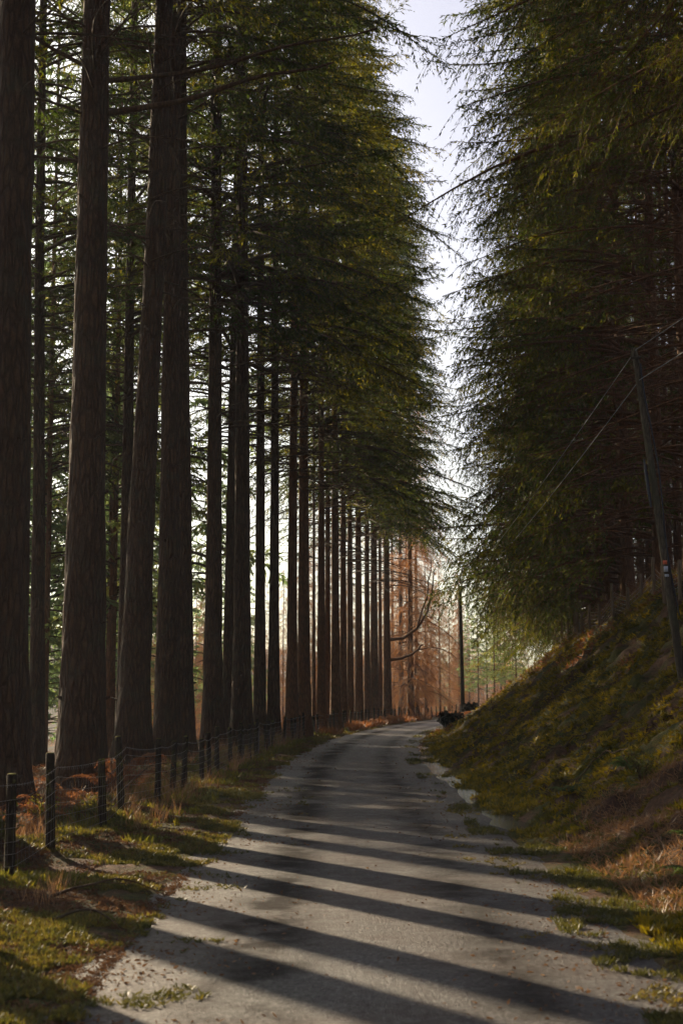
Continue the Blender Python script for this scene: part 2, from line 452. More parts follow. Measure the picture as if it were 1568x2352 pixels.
# gutter water along the right edge
def water_mat():
    m, n, l, o = new_mat("puddle_water")
    tc = n.new('ShaderNodeTexCoord'); nz = noise(n, l, tc.outputs['Object'], 16, 3, .6)
    p = n.new('ShaderNodeBsdfPrincipled'); p.inputs['Base Color'].default_value = (.03, .028, .022, 1)
    p.inputs['Roughness'].default_value = .04; p.inputs['IOR'].default_value = 1.33
    b = n.new('ShaderNodeBump'); b.inputs['Strength'].default_value = .4; b.inputs['Distance'].default_value = .03
    l.new(nz.outputs[0], b.inputs['Height']); l.new(b.outputs[0], p.inputs['Normal'])
    l.new(p.outputs[0], o.inputs[0]); return m
M_water = water_mat()
def strip(name, y0, y1, step, sfun, z, mat, **kw):
    V = []; yy = np.arange(y0, y1, step)
    for y in yy:
        a, b = sfun(y); dn = math.sqrt(1 + float(dcx(y)) ** 2)
        for s in np.linspace(a, b, 5):
            V.append((float(cx(y)) + s / dn, y - s * float(dcx(y)) / dn, z))
    idx = np.arange(len(V)).reshape(-1, 5)
    F = np.stack([idx[:-1, :-1], idx[:-1, 1:], idx[1:, 1:], idx[1:, :-1]], -1).reshape(-1, 4)
    return link(name, make_mesh(name, V, F, mat), **kw)
strip("water", 21, 75, .25, lambda y: (1.55 + .3 * float(vn(y * .6, 1.2)), 2.5), -.012, M_water, kind='structure')
# lake glimpsed far below on the left
g = Geo(); g.add([(-500, 150, -10.2), (-60, 150, -10.2), (-60, 420, -10.2), (-500, 420, -10.2)], [[0, 1, 2, 3]])
link("lake_water", g.mesh("lake_water", M_water), kind='structure')

# ---------------------------------------------------------------- tree prototypes
def branch_set(rs, H, z0, z1, N, R, az=None, up=.25, droop=.45, lenf=None, n=9, tr=lambda z: .1):
    """returns P (N,n,3), L, azimuths"""
    z = z0 + (z1 - z0) * (np.arange(N) + rs.rand(N)) / N
    a = rs.rand(N) * 2 * np.pi if az is None else az(rs, N, z)
    L = R * (lenf((z - z0) / (z1 - z0)) if lenf else 1) * (.5 + .6 * rs.rand(N) + .25 * (rs.rand(N) > .88))
    t = np.linspace(0, 1, n)
    u = up * (.6 + .8 * rs.rand(N)); d = droop * (.6 + .8 * rs.rand(N))
    r = L[:, None] * t[None] * (1 - .06 * t[None])
    wob = (rs.rand(N, 1) - .5) * .8
    ang = a[:, None] + wob * t[None] ** 1.5
    zz = z[:, None] + L[:, None] * (u[:, None] * t[None] - d[:, None] * t[None] ** 2 + .12 * t[None] ** 5)
    P = np.stack([r * np.cos(ang), r * np.sin(ang), zz], -1)
    return P, L, a, z

def along(P, t):
    """P (B,n,3), t (B,k) -> (B,k,3) and tangents"""
    n = P.shape[1]; f = np.clip(t, 0, .9999) * (n - 1); i = np.floor(f).astype(int); fr = (f - i)[..., None]
    b = np.arange(P.shape[0])[:, None]
    p0 = P[b, i]; p1 = P[b, i + 1]
    return p0 * (1 - fr) + p1 * fr, p1 - p0

def twigs(rs, P, L, k, t0=.25, lf=.28, hang=.35, n=4):
    B = P.shape[0]
    t = t0 + (1 - t0) * (np.arange(k)[None] + rs.rand(B, k)) / k
    p, T = along(P, t)
    T = T / (np.linalg.norm(T, axis=2, keepdims=True) + 1e-9)
    side = np.stack([-T[..., 1], T[..., 0], 0 * T[..., 0]], -1)
    sg = np.where((np.arange(k) % 2)[None, :, None] == 0, 1, -1)
    D = T * (.55 + .3 * rs.rand(B, k, 1)) + side * sg * (.6 + .4 * rs.rand(B, k, 1)) + np.array([0, 0, 1]) * (rs.rand(B, k, 1) - .65) * .5
    D /= np.linalg.norm(D, axis=2, keepdims=True)
    ll = lf * L[:, None] * (1.25 - t) * (.5 + .8 * rs.rand(B, k))
    u = np.linspace(0, 1, n)[None, None, :, None]
    Q = p[:, :, None, :] + D[:, :, None, :] * ll[:, :, None, None] * u
    Q[..., 2] -= hang * ll[:, :, None] * (u[..., 0] ** 1.6)
    return Q.reshape(B * k, n, 3), ll.reshape(-1)

def shoots(rs, g, Q, ll, dens, length, width, hangw=.5, spread=.9):
    """needle shoots along twigs"""
    cnt = np.maximum(2, (ll * dens).astype(int))
    rep = np.repeat(np.arange(len(ll)), cnt)
    t = rs.rand(len(rep))
    n = Q.shape[1]; f = np.clip(t, 0, .999) * (n - 1); i = f.astype(int); fr = (f - i)[:, None]
    p = Q[rep, i] * (1 - fr) + Q[rep, i + 1] * fr
    T = Q[rep, i + 1] - Q[rep, i]; T /= np.linalg.norm(T, axis=1, keepdims=True) + 1e-9
    D = T + (rs.rand(len(rep), 3) - .5) * 2 * spread; D[:, 2] -= hangw * rs.rand(len(rep))
    N = rs.rand(len(rep), 3) - .5
    L = length * (.5 + rs.rand(len(rep))); W = width * (.6 + .8 * rs.rand(len(rep)))
    g.leaves(p, D, N, L, W)

def conifer_proto(seed, H, z0, R, N, dens=11, kt=22, dead=(3, 11, 30), leafm=None, woodm=None, az=None, sl=.2, sw=.045, prof=None, hang=.4, droop=.5, up=.3, t0=.25):
    rs = np.random.RandomState(seed)
    lf = prof or (lambda q: (1 - q) ** .75 * .92 + .08)
    P, L, a, z = branch_set(rs, H, z0, H * .985, N, R, az=az, up=up, droop=droop, lenf=lf)
    w = Geo(); tt = np.linspace(0, 1, P.shape[1])
    w.tubes(P, (L * .0095 + .008)[:, None] * (1.05 - tt[None]), 4)
    Q, ll = twigs(rs, P, L, kt, t0=t0, hang=hang)
    w.tubes(Q, (.006 + .002 * ll)[:, None] * np.array([1, .8, .6, .35])[None], 3)
    f = Geo()
    shoots(rs, f, Q, ll, dens, sl, sw)
    # the leading ends of the branches
    shoots(rs, f, P[:, -4:], L * .4, dens * 1.3, sl, sw)
    if dead:
        P2, L2, a2, z2 = branch_set(rs, H, dead[0], dead[1], dead[2], R * .62, up=.25, droop=.45)
        w.tubes(P2, (L2 * .007 + .006)[:, None] * (1.05 - tt[None]), 4)
        Q2, l2 = twigs(rs, P2, L2, 8, t0=.2, lf=.35, hang=.2)
        w.tubes(Q2, (.004 + .002 * l2)[:, None] * np.array([1, .8, .6, .35])[None], 3)
    return w.mesh("branches", woodm or M_twig), f.mesh("crown", leafm or M_needle)

def trunk_mesh(seed, r0, H, mat, sides=20, rings=40, flare=.35, path=None, rough=.05, top=.12):
    rs = np.random.RandomState(seed)
    u = np.linspace(0, 1, rings) ** 1.3
    z = u * H - .35
    a = np.arange(sides) / sides * 2 * np.pi
    rad = r0 * (.70 + .30 * np.exp(-np.clip(z, 0, H) / 5.0)) * ((1 - top) * (1 - np.clip(z, 0, H) / H) ** .8 + top)
    fl = flare * np.exp(-np.clip(z + .1, 0, 99) / .55)
    lob = 1 + .5 * np.cos(a * 5 + rs.rand() * 6) * .5 + .3 * np.cos(a * 3 + rs.rand() * 6) * .5
    A, Zg = np.meshgrid(a, z)
    rr = rad[:, None] * (1 + fl[:, None] * lob[None]) 
    n = fbm(np.cos(A) * 1.6 + 9 + seed, Zg * 1.1 + np.sin(A) * 1.6, seed % 13, 3) * rough * 1.2 + fbm(np.cos(A) * 6 + 9, Zg * 3 + np.sin(A) * 6, seed % 7, 2) * rough * .8
    rr = rr * (1 + n)
    if path is None:
        b = (rs.rand(2) - .5) * .25; ph = rs.rand(2) * 6
        ox = b[0] * np.sin(z / 7 + ph[0]) - b[0] * math.sin(ph[0]); oy = b[1] * np.sin(z / 8 + ph[1]) - b[1] * math.sin(ph[1])
    else:
        ox = np.interp(z, [p[0] for p in path], [p[1] for p in path]); oy = 0 * z
    V = np.stack([rr * np.cos(A) + ox[:, None], rr * np.sin(A) + oy[:, None], Zg], -1)
    idx = np.arange(rings * sides).reshape(rings, sides); nx = np.roll(idx, -1, 1)
    F = np.stack([idx[:-1], nx[:-1], nx[1:], idx[1:]], -1).reshape(-1, 4)
    return make_mesh("trunk", V.reshape(-1, 3), F, mat, True)

roadside = lambda rs, N, z: np.where(rs.rand(N) < .7, rs.randn(N) * .8, rs.rand(N) * 6.28)       # towards +x
# tall row tree: high crown, long bare lower boughs reaching over the road
def row_az(rs, N, z): return np.where(rs.rand(N) < .55, rs.randn(N) * .9 - .3, rs.rand(N) * 6.28)
FP = dict(sl=.19, sw=.046)
ROW = [conifer_proto(10 + k, 47, 15.5, 7.4, 125, dens=14, kt=26, dead=(11, 17, 30), az=row_az, t0=.3, prof=lambda q: (1 - q) ** .34 * .97 + .03, **FP) for k in range(3)]
ROWHIGH = [conifer_proto(26 + k, 47, 20.5, 6.4, 90, dens=12, kt=26, dead=(12, 21, 30), az=row_az, t0=.35, prof=lambda q: (1 - q) ** .5, **FP) for k in range(2)]
CAST = [conifer_proto(15 + k, 42, 17.5, 5.4, 120, dens=9, kt=22, dead=None, t0=.25, **FP) for k in range(2)]
ROWFAR = [conifer_proto(20 + k, 46, 13.5, 7.7, 150, dens=16, kt=26, dead=(9, 15, 22), az=row_az, t0=.2, prof=lambda q: (1 - q) ** .42 * .97 + .03, **FP) for k in range(2)]
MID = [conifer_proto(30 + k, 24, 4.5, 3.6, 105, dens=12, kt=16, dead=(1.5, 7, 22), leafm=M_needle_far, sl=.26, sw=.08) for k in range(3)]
edge_az = lambda rs, N, z: np.where(rs.rand(N) < np.where(z < 20, .85, .6), math.pi + rs.randn(N) * .7, rs.rand(N) * 6.28)   # towards -x, the road
EDGE = [conifer_proto(40 + k, 48, 1.2, 9.0, 200, dens=17, kt=27, dead=(1, 14, 40), az=edge_az, hang=.75, droop=.5, t0=.42, woodm=M_twigbrown, prof=lambda q: (1 - q) ** .4 * (.72 + .28 * np.minimum(1, q * 5)), **FP) for k in range(2)]
EDGELOW = [conifer_proto(43 + k, 46, .6, 8.6, 200, dens=17, kt=27, dead=(1, 10, 20), az=edge_az, hang=.9, droop=.6, t0=.38, woodm=M_twigbrown, prof=lambda q: (1 - q) ** .38, **FP) for k in range(2)]
BARE = [conifer_proto(45 + k, 46, 13, 8.6, 120, dens=26, kt=28, dead=(1.5, 15, 150), az=edge_az, hang=.7, droop=.5, t0=.3, woodm=M_twigbrown, prof=lambda q: (1 - q) ** .5, sl=.13, sw=.032) for k in range(2)]
INNER = [conifer_proto(50 + k, 40, 13, 3.8, 80, dens=10, kt=14, dead=(1.2, 16, 130), woodm=M_twigbrown, **FP) for k in range(2)]
NEAR = [conifer_proto(60, 30, 6.8, 6.3, 95, dens=55, kt=40, dead=(3, 9, 30), az=edge_az, hang=.6, up=.15, droop=.45, sl=.09, sw=.013, woodm=M_twigbrown, t0=.3)]

def larch_proto(seed, H, R, N):
    rs = np.random.RandomState(seed)
    P, L, a, z = branch_set(rs, H, 1.8, H * .98, N, R, up=.35, droop=.75, lenf=lambda q: (1 - q) ** .7 * .9 + .1)
    w = Geo(); tt = np.linspace(0, 1, P.shape[1])
    w.tubes(P, (L * .008 + .006)[:, None] * (1.05 - tt[None]), 4)
    P[:, 1:, :2] += np.cumsum(rs.randn(N, P.shape[1] - 1, 2) * .07, axis=1)
    Q, ll = twigs(rs, P, L, 24, t0=.12, lf=.36, hang=.8)
    f = Geo()
    f.tubes(Q, (.009 + .002 * ll)[:, None] * np.array([1, .8, .6, .35])[None], 3)
    shoots(rs, f, Q, ll, 9, .36, .016, hangw=.6, spread=.7)
    return w.mesh("branches", M_twigbrown), f.mesh("twigs", M_larch)
LARCH = [larch_proto(70 + k, 30, 5.0, 125) for k in range(2)]

TR = {'mid': [trunk_mesh(100 + k, .17, 24, M_barkred, 12, 24, .2, top=.1) for k in range(3)],
      'inner': [trunk_mesh(110 + k, .22, 40, M_barkred, 14, 30, .25) for k in range(3)],
      'edge': [trunk_mesh(120 + k, .30, 47, M_barkred, 16, 34, .3) for k in range(2)],
      'larch': [trunk_mesh(130 + k, .27, 30, (M_barkgrey if k else M_barkred), 14, 26, .25) for k in range(2)],
      'cast': [trunk_mesh(140 + k, .38, 44, M_bark, 20, 40, .3) for k in range(2)]}
RN = random.Random(5)
def tree(name, x, y, trunk, proto, label, cat='conifer tree', group=None, rz=None, sc_=1.0, cz=None, second='crown', lean=None, zoff=0):
    e = empty(name, (x, y, hz(x, y) + zoff), 0, label, cat, group)
    e.scale = (sc_, sc_, sc_)
    t = link("trunk", trunk, e)
    r = RN.random() * 6.28 if rz is None else rz
    if proto:
        b = link("branches", proto[0], e); b.rotation_euler = (0, 0, r)
        c = link(second, proto[1], e); c.rotation_euler = (0, 0, r)
        if lean: 
            for q in (b, c): q.rotation_euler = (0, lean, r)
    return e

# ---------------------------------------------------------------- the roadside row on the left
ORD = ["first", "second", "third", "fourth", "fifth", "sixth", "seventh", "eighth", "ninth", "tenth", "eleventh", "twelfth", "thirteenth", "fourteenth",
       "fifteenth", "sixteenth", "seventeenth", "eighteenth", "nineteenth", "twentieth", "twenty-first", "twenty-second", "twenty-third", "twenty-fourth", "twenty-fifth", "twenty-sixth", "twenty-seventh", "twenty-eighth"]
# (picture column at about 3 m up, distance, width in picture px, column shift at the top of the frame or None)
ROWT = [(4, 23.5, 122, -6), (88, 47, 36, -30), (106, 62, 16, -8), (193, 27.5, 96, -4), (247, 70, 10, 0), (286, 52, 33, -6), (311, 37, 68, 40),
        (386, 40, 54, -8), (422, 44, 46, -27), (490, 49, 44, -8), (524, 56, 25, 10), (556, 50, 44, -12), (597, 60, 27, -8), (629, 60, 26, -3), (670, 62, 26, 5), (698, 65, 30, -8),
        (721, 78, 8, -6), (738, 72, 20, -4), (752, 80, 15, 0), (770, 78, 22, -4), (788, 84, 17, 0), (804, 90, 16, -3), (824, 92, 19, -5), (843, 98, 15, 0), (859, 101, 20, 0), (873, 107, 10, 0), (889, 106, 19, -6)]
big = 0
for i, (px, y, wd, sh) in enumerate(ROWT):
    x = px_x(px, y, 3)
    r0 = wd * y / FD / 2 * 1.0
    H = 47
    topz = (1600) / FD * y + 2
    dx = sh * y / FD
    path = [(-1, 0), (1.5, 0), (topz * .35, dx * .25), (topz * .7, dx * .75), (topz, dx), (topz * 1.6, dx * 1.15)]
    red = i in (2, 4) or i >= 14  # two reddish trunks; the far ones take this bark for painted orange light
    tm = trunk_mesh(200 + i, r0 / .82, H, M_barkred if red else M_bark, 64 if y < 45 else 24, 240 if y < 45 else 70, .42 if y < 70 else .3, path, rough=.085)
    lean = dx / topz
    if y > 75 or r0 < .2:
        pr = ROWFAR[i % 2]
    elif y < 46: pr = ROWHIGH[i % 2]
    else:
        pr = ROW[i % 3]
    if i == 26: desc = "conifer painted in orange glow with two upswept boughs, last of the roadside row"
    elif i == 0: desc = "massive rough-barked conifer at the left edge behind the wire fence"
    elif i == 3: desc = "very thick conifer with ridged brown bark behind the third fence post"
    elif i == 6: desc = "thick conifer whose trunk curves right as it rises, behind dead bracken"
    else: desc = f"{'slender' if wd < 20 else 'tall'} bare-trunked conifer, {ORD[i]} trunk from the left in the roadside row"
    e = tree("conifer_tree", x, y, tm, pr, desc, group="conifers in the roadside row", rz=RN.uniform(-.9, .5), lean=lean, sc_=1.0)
    if i in (0, 3, 6, 7, 8, 9, 11):
        rs = np.random.RandomState(900 + i); N = 15
        zz = rs.uniform(1.2, 17, N); aa = rs.uniform(0, 6.28, N)
        rr_ = r0 / .82 * (.70 + .30 * np.exp(-zz / 5)) * (1 - zz / H) ** .8
        cxx = np.interp(zz, [p[0] for p in path], [p[1] for p in path])
        Ls = rs.uniform(.04, .16, N) + .5 * (rs.rand(N) > .88)
        u = np.array([-.25, .0, .5, 1.0])[None]
        rad_ = rr_[:, None] * .96 + Ls[:, None] * u
        P = np.stack([cxx[:, None] + rad_ * np.cos(aa)[:, None], rad_ * np.sin(aa)[:, None], zz[:, None] + Ls[:, None] * u * .25], -1)
        for q in range(N):
            g = Geo(); g.tubes(P[q][None], (rs.uniform(.02, .045) * np.array([1.5, 1.3, .8, .35]))[None], 6)
            link("branch_stub", g.mesh("branch_stub", M_bark, True), e)
    if i == 3:
        g = Geo(); t = np.linspace(0, 1, 12)
        for (z0, rise, L, r_, yy) in ((13.6, .9, 4.6, .075, -.6), (14.3, 1.6, 5.5, .06, .8), (14.6, 1.9, -2.6, .05, -.5)):
            P = np.stack([.2 * np.sign(L) + L * t, yy * t + .12 * np.sin(t * 9), z0 + rise * t ** 1.3 + .06 * np.sin(t * 11)], -1)
            g.tubes(P[None], (r_ * (1 - .7 * t))[None], 8)
            Q, ll = twigs(np.random.RandomState(5), P[None], np.array([abs(L) * .8]), 14, t0=.3, lf=.25, hang=.1)
            g.tubes(Q, (.008 + .002 * ll)[:, None] * np.array([1, .8, .6, .35])[None], 4)
        link("bough", g.mesh("bough", M_twig, True), e)
    if i == 26:
        g = Geo()
        P1 = np.array([(0.2, 0, 6.0), (1.2, -.2, 6.1), (2.3, -.3, 6.9), (3.0, -.3, 8.1), (3.35, -.4, 9.6), (3.5, -.4, 11.2)])
        P2 = np.array([(2.2, -.3, 6.85), (2.6, -.1, 8.2), (3.0, 0, 9.2), (3.1, 0, 10.4), (3.3, 0, 11.2), (3.3, 0, 12)])
        P3 = np.array([(0.2, 0, 4.5), (1.0, -.2, 4.6), (1.8, -.3, 4.9), (2.3, -.3, 5.3), (2.5, -.3, 5.6), (2.6, -.3, 5.65)])
        for P, r in ((P1, .13), (P2, .08), (P3, .12)):
            g.tubes(P, np.linspace(r, r * .35, 6), 8)
        link("bough", g.mesh("bough", M_twigbrown, True), e)

# trees just outside the frame to the left, whose trunks bar the road with shadow
for (py_, row) in ((1954, -11.0), (2078, -6.0), (2190, -5.7), (2292, -8.6)):
    gx, gy = ground_pt(850, py_)
    t = (gx - row) / math.sin(SUN_AZ)
    tree("conifer_tree", row, gy + t * math.cos(SUN_AZ), TR['cast'][RN.randrange(2)], CAST[RN.randrange(2)], "unseen conifer added left of the frame to shade the road and bank", group="conifers left of the frame")
gx, gy = ground_pt(150, 2330)
tree("conifer_tree", -5.4, gy + (gx + 5.4) / math.tan(SUN_AZ), TR['cast'][0], CAST[1], "unseen conifer added left of the frame to shade the road and bank", group="conifers left of the frame")
cast2 = [(-9.5, 37, 0), (-12, 41, 0), (-13.6, 55, 0)]  # unseen conifers added to shade the road and the right bank
for xx, b_ in ((-14, 17.55), (-16, 15.2), (-13.5, 13.1), (-16, 10.4), (-14, 8.6)):
    cast2.append((xx, b_ + (.3 - xx) * 1.376, 1))
b_ = 23.2  # more out-of-view trees added, crowns low enough to darken mid road and bank
while b_ < 56:
    for xx in (-14, -17, -20, -23.5):
        x_ = xx + RN.uniform(-1.3, 1.3); y_ = b_ + RN.uniform(-1.6, 1.6) + (.3 - x_) * 1.376
        if x_ / y_ < -.245 and RN.random() < .93: cast2.append((x_, y_, 2))
    b_ += 3.3
for (x, y, th) in cast2:
    s_ = RN.uniform(.97, 1.12) if th == 1 else RN.uniform(.66, .88) if th else RN.uniform(.9, 1.0)
    fx = px_bounds = 784 + x / y * FD
    gap = "left of the second big trunk" if fx < 200 else "between the second and the curved trunk" if fx < 330 else "right of the curved trunk"
    lab = "dark conifer in the second rank of the wood, " + gap if fx > 0 else "unseen conifer added left of the frame to shade the road and bank"
    tree("conifer_tree", x, y, TR['inner' if th else 'cast'][RN.randrange(2)], CAST[RN.randrange(2)], lab, group="second rank conifers" if fx > 0 else "conifers left of the frame", sc_=s_)

# middle distance conifers down the slope on the left
for k in range(44):
    y = RN.uniform(64, 150); f = RN.uniform(-.245, .0)
    x = f * y
    if sof(x, y) > -9: continue
    fx = 784 + f * FD
    if (405 < fx < 475 and y < 125) or (fx > 520 and k % 3): continue
    gap = "at the left edge" if fx < 120 else "left of the curved trunk" if fx < 270 else "between the large trunks of the row" if fx < 500 else "behind the closely spaced trunks of the row"
    tree("conifer_tree", x, y, TR['mid'][k % 3], MID[RN.randrange(3)], "conifer down the slope painted sunlit pale green, " + gap, group="conifers down the slope " + gap, sc_=RN.uniform(1.1, 1.8))
# orange larches beyond the bend and across the valley
def place_larch(x, y, s_, lab, grp):
    k = RN.randrange(2)
    tree("larch_tree", x, y, TR['larch'][k], LARCH[RN.randrange(2)], lab, cat="larch tree", group=grp, sc_=s_, second="twigs")
for (px, y, s_) in [(921, 118, 1.0), (943, 113, 1.15), (957, 121, .9), (978, 124, .55), (1010, 135, .5), (1032, 150, .45), (1055, 168, .5), (902, 130, .9), (990, 160, .5), (935, 150, .8), (1075, 190, .5)]:
    place_larch(px_x(px, y), y, s_, f"bare orange larch beyond the bend at distance step {0}" if False else ("bare larch with pale grey trunk beyond the bend" if px < 1000 else "small hazy larch farthest round the bend"), "larches beyond the bend")
for k in range(64):
    y = RN.uniform(100, 220); f = RN.uniform(-.22, .06); x = f * y
    if sof(x, y) > -7: continue
    place_larch(x, y, RN.uniform(.45, .72), "leafless orange-brown larch on the valley side behind the roadside row", "larches on the valley side")
for k in range(46):
    y = RN.uniform(170, 330); f = RN.uniform(.02, .13); x = f * y
    if -4 < sof(x, y) < 4: continue
    place_larch(x, y, RN.uniform(.4, .62), "far hazy larch closing the view past the bend", "larches closing the view")

for px, y, s_ in [(1078, 150, .5), (1098, 140, .55), (1045, 175, .5), (1118, 160, .75), (1060, 205, .6), (1135, 150, .7), (1020, 210, .55), (1160, 165, .8), (1185, 150, .8)]:
    x = px_x(px, y)
    tree("conifer_tree", x, y, TR['mid'][RN.randrange(3)], MID[RN.randrange(3)], "conifer painted pale as if hazy, beyond the bank where the road disappears", group="pale conifers past the bend", sc_=s_)
# ---------------------------------------------------------------- plantation on the bank, right
k = 0
for y in [17.2, 21.5, 25.5, 31, 36, 41, 46.5, 52, 57.5, 63, 69, 75, 81, 88, 95, 103, 112, 122]:
    s = 10.6 + RN.uniform(-.5, .6)
    if y > 60: s = 11.0
    if y > 80: s = 12.0
    if y < 24: s = 9.4
    x = float(cx(y)) + s * math.sqrt(1 + float(dcx(y)) ** 2)
    k += 1
    near = y < 30
    tree("conifer_tree", x, y, TR['edge'][k % 2], NEAR[0] if k <= 3 else BARE[k % 2] if y < 50 else EDGELOW[k % 2] if y > 62 else EDGE[k % 2], f"dark drooping conifer on the right bank top, {ORD[k-1]} from the viewer", group="conifers along the bank top", rz=RN.uniform(-.35, .35), sc_=RN.uniform(.92, 1.08))
for r, s0 in enumerate((13.6, 16.6, 19.8, 23.5, 27.5, 32)):
    y = 24 + r * 3
    while y < 140:
        s = s0 + RN.uniform(-.7, .7); x = float(cx(y)) + s
        if x / y < .30:
            tree("conifer_tree", x, y, TR['inner'][RN.randrange(3)], INNER[RN.randrange(2)], f"straight reddish plantation conifer, {ORD[r]} rank behind the fence on the bank", group=f"plantation conifers {ORD[r]} rank", sc_=RN.uniform(.85, 1.1))
        y += RN.uniform(3.2, 5.2)

# ---------------------------------------------------------------- fences
def post_mesh(seed, h, w, mat=None):
    rs = np.random.RandomState(seed)
    g = Geo(); k = 8; n = 8
    z = np.linspace(-.3, h, n); V = []
    for i, zz in enumerate(z):
        for j in range(k):
            a = (j + .5) / k * 2 * math.pi
            rr = w * .47 * (1.0 + .12 * math.cos(4 * a + math.pi)) * (1 + .05 * rs.randn()) * (1.06 - .1 * i / n)
            V.append((rr * math.cos(a), rr * math.sin(a), zz + (.012 * rs.randn() if i == n - 1 else 0)))
    c = len(V); 
    for j in range(k):
        a = (j + .5) / k * 2 * math.pi
        V.append((w * .36 * math.cos(a), w * .36 * math.sin(a), h + .018))
    F = [(i * k + j, i * k + (j + 1) % k, (i + 1) * k + (j + 1) % k, (i + 1) * k + j) for i in range(n) for j in range(k)]
    F += [(c, c + 1, c + 2, c + 3), (c, c + 3, c + 4, c + 7), (c + 4, c + 5, c + 6, c + 7)]
    me = make_mesh("post", V, F, mat or M_post, False)
    return me
POSTS = [post_mesh(300 + k, 1.05, .118) for k in range(4)]
PALE = [post_mesh(310 + k, 1.1, .12, M_postpale) for k in range(3)]
def fence(name, pts, label, hscale=1.0, barb=True, wrad=.0026, vert=.16, protos=POSTS):
    e = empty(name, (pts[0][0], pts[0][1], 0), 0, label, "wire fence")
    o0 = np.array([pts[0][0], pts[0][1], 0])
    tops = []
    for k, (x, y) in enumerate(pts):
        z = hz(x, y); hs_ = hscale * RN.uniform(.88, 1.10)
        p = link("post", protos[k % len(protos)], e, (x - o0[0], y - o0[1], z - .03))
        lx, ly = RN.gauss(0, .035), RN.gauss(0, .04)
        p.rotation_euler = (lx, ly, RN.uniform(0, 6.3)); p.scale = (1, 1, hs_)
        tops.append((x, y, z, hs_, ly, lx))
    g = Geo(); gb = Geo()
    levels = [.12, .24, .36, .50, .64, .78]
    for a, b in zip(tops[:-1], tops[1:]):
        A = np.array(a[:3]) - o0; B = np.array(b[:3]) - o0
        n = 7; t = np.linspace(0, 1, n)
        base = A[None] * (1 - t)[:, None] + B[None] * t[:, None]
        sag = .05 * 4 * t * (1 - t) * RN.uniform(.4, 1.4)
        P = []
        for L in levels:
            q = base.copy(); q[:, 2] += L * a[3] * (1 - t) + L * b[3] * t - sag * L; q[:, 0] += .06
            P.append(q)
        g.tubes(np.array(P), np.full((len(P), n), wrad), 3)
        d = np.linalg.norm(B - A); m = max(2, int(d / vert))
        tt = (np.arange(m) + .5) / m
        lo = A[None] * (1 - tt)[:, None] + B[None] * tt[:, None]; lo[:, 0] += .06
        hi = lo.copy(); lo[:, 2] += .1; hi[:, 2] += .78 - .035 * np.sin(tt * 3.14)
        sway = np.array([.02 * RN.gauss(0, 1) for _ in range(m)])
        mid = (lo + hi) / 2; mid[:, 1] += sway
        g.tubes(np.stack([lo, mid, hi], 1), np.full((m, 3), wrad * .8), 3)
        if barb:
            q = base.copy(); q[:, 2] += .95 - sag; q[:, 0] += .06
            gb.tubes(q[None], np.full((1, n), wrad * 1.15), 3)
            mb = max(2, int(d / .12)); tt = (np.arange(mb) + .5) / mb
            for u in tt:
                c = A * (1 - u) + B * u + np.array([.06, 0, .95 - .2 * RN.uniform(.8, 1) * u * (1 - u)])
                for s1 in (1, -1):
                    gb.tubes(np.array([c - np.array([.0, .012 * s1, .016]), c + np.array([.0, .012 * s1, .016])])[None], np.full((1, 2), .0022), 3)
    link("wire_netting", g.mesh("wire_netting", M_wire), e)
    if barb: link("barbed_wire", gb.mesh("barbed_wire", M_wire), e)
    return e
def left_fence_pt(px):
    k = (px - 784) / FD
    d = -3.76 / (k * .98 - .0217)
    return k * d * .99 if False else -3.76 + .0217 * d, d
pts = [(-3.95, 9.6), (-3.75, 12.4)]
for px in (25, 117, 237, 278, 361, 394, 420, 462, 480, 497, 528):
    pts.append(left_fence_pt(px))
y = pts[-1][1]
while y < 140:
    y += RN.uniform(1.5, 2.3)
    dn = math.sqrt(1 + float(dcx(y)) ** 2)
    s = -3.25 + RN.uniform(-.08, .08)
    pts.append((float(cx(y)) + s / dn, y - s * float(dcx(y)) / dn))
fence("roadside_fence", pts, "sagging wire and barbed wire fence with mossy posts along the left verge")
pts = []
y = 30.0
while y < 96:
    s = 8.9 + .25 * math.sin(y * .3)
    pts.append((float(cx(y)) + s * (1 + .0), y)); y += RN.uniform(2.3, 3.2)
fence("bank_fence", pts, "pale wooden post and wire netting fence at the top of the mossy bank", 1.05, False, .006, .3, PALE)

# ---------------------------------------------------------------- poles and wires
def pole(name, x, y, h, r, lean, label):
    z = hz(x, y)
    e = empty(name, (x, y, z), 0, label, "utility pole")
    n = 24; zz = np.linspace(-.6, h, n)
    P = np.stack([lean * zz, 0 * zz, zz], -1)
    g = Geo(); g.tubes(P, r * (1 - .28 * np.clip(zz, 0, h) / h), 16)
    g.tubes(np.array([[lean * h, 0, h], [lean * h, 0, h + .015]]), [r * .72, .002], 16)
    link("shaft", g.mesh("shaft", M_pole, True), e)
    return e, z
M_pole = bark_mat("pole_wood", (.05, .038, .022), (.09, .07, .04), (.13, .11, .07), (.06, .075, .03), vs=1.5, bump=.15)
PX, PY = px_x(1567, 26, 2), 26.0
PLEAN = -.115
PH = 6.2
pe, pz = pole("utility_pole", PX, PY, PH, .08, PLEAN, "leaning wooden telegraph pole on the right bank with small orange and white plates")
g = Geo(); zz = np.linspace(1.2, PH - .3, 20)
g.tubes(np.stack([PLEAN * zz + .085 + .03 * np.sin(zz * 2), 0 * zz - .05, zz], -1), np.full(20, .014), 6)
link("cable", g.mesh("cable", M_cable, True), pe)
g = Geo(); zz = np.linspace(3.2, 4.1, 6)
g.tubes(np.stack([PLEAN * zz - .12, 0 * zz - .02, zz], -1), [.015, .03, .032, .032, .03, .012], 8)
link("cable_guard", g.mesh("cable_guard", M_cable, True), pe)
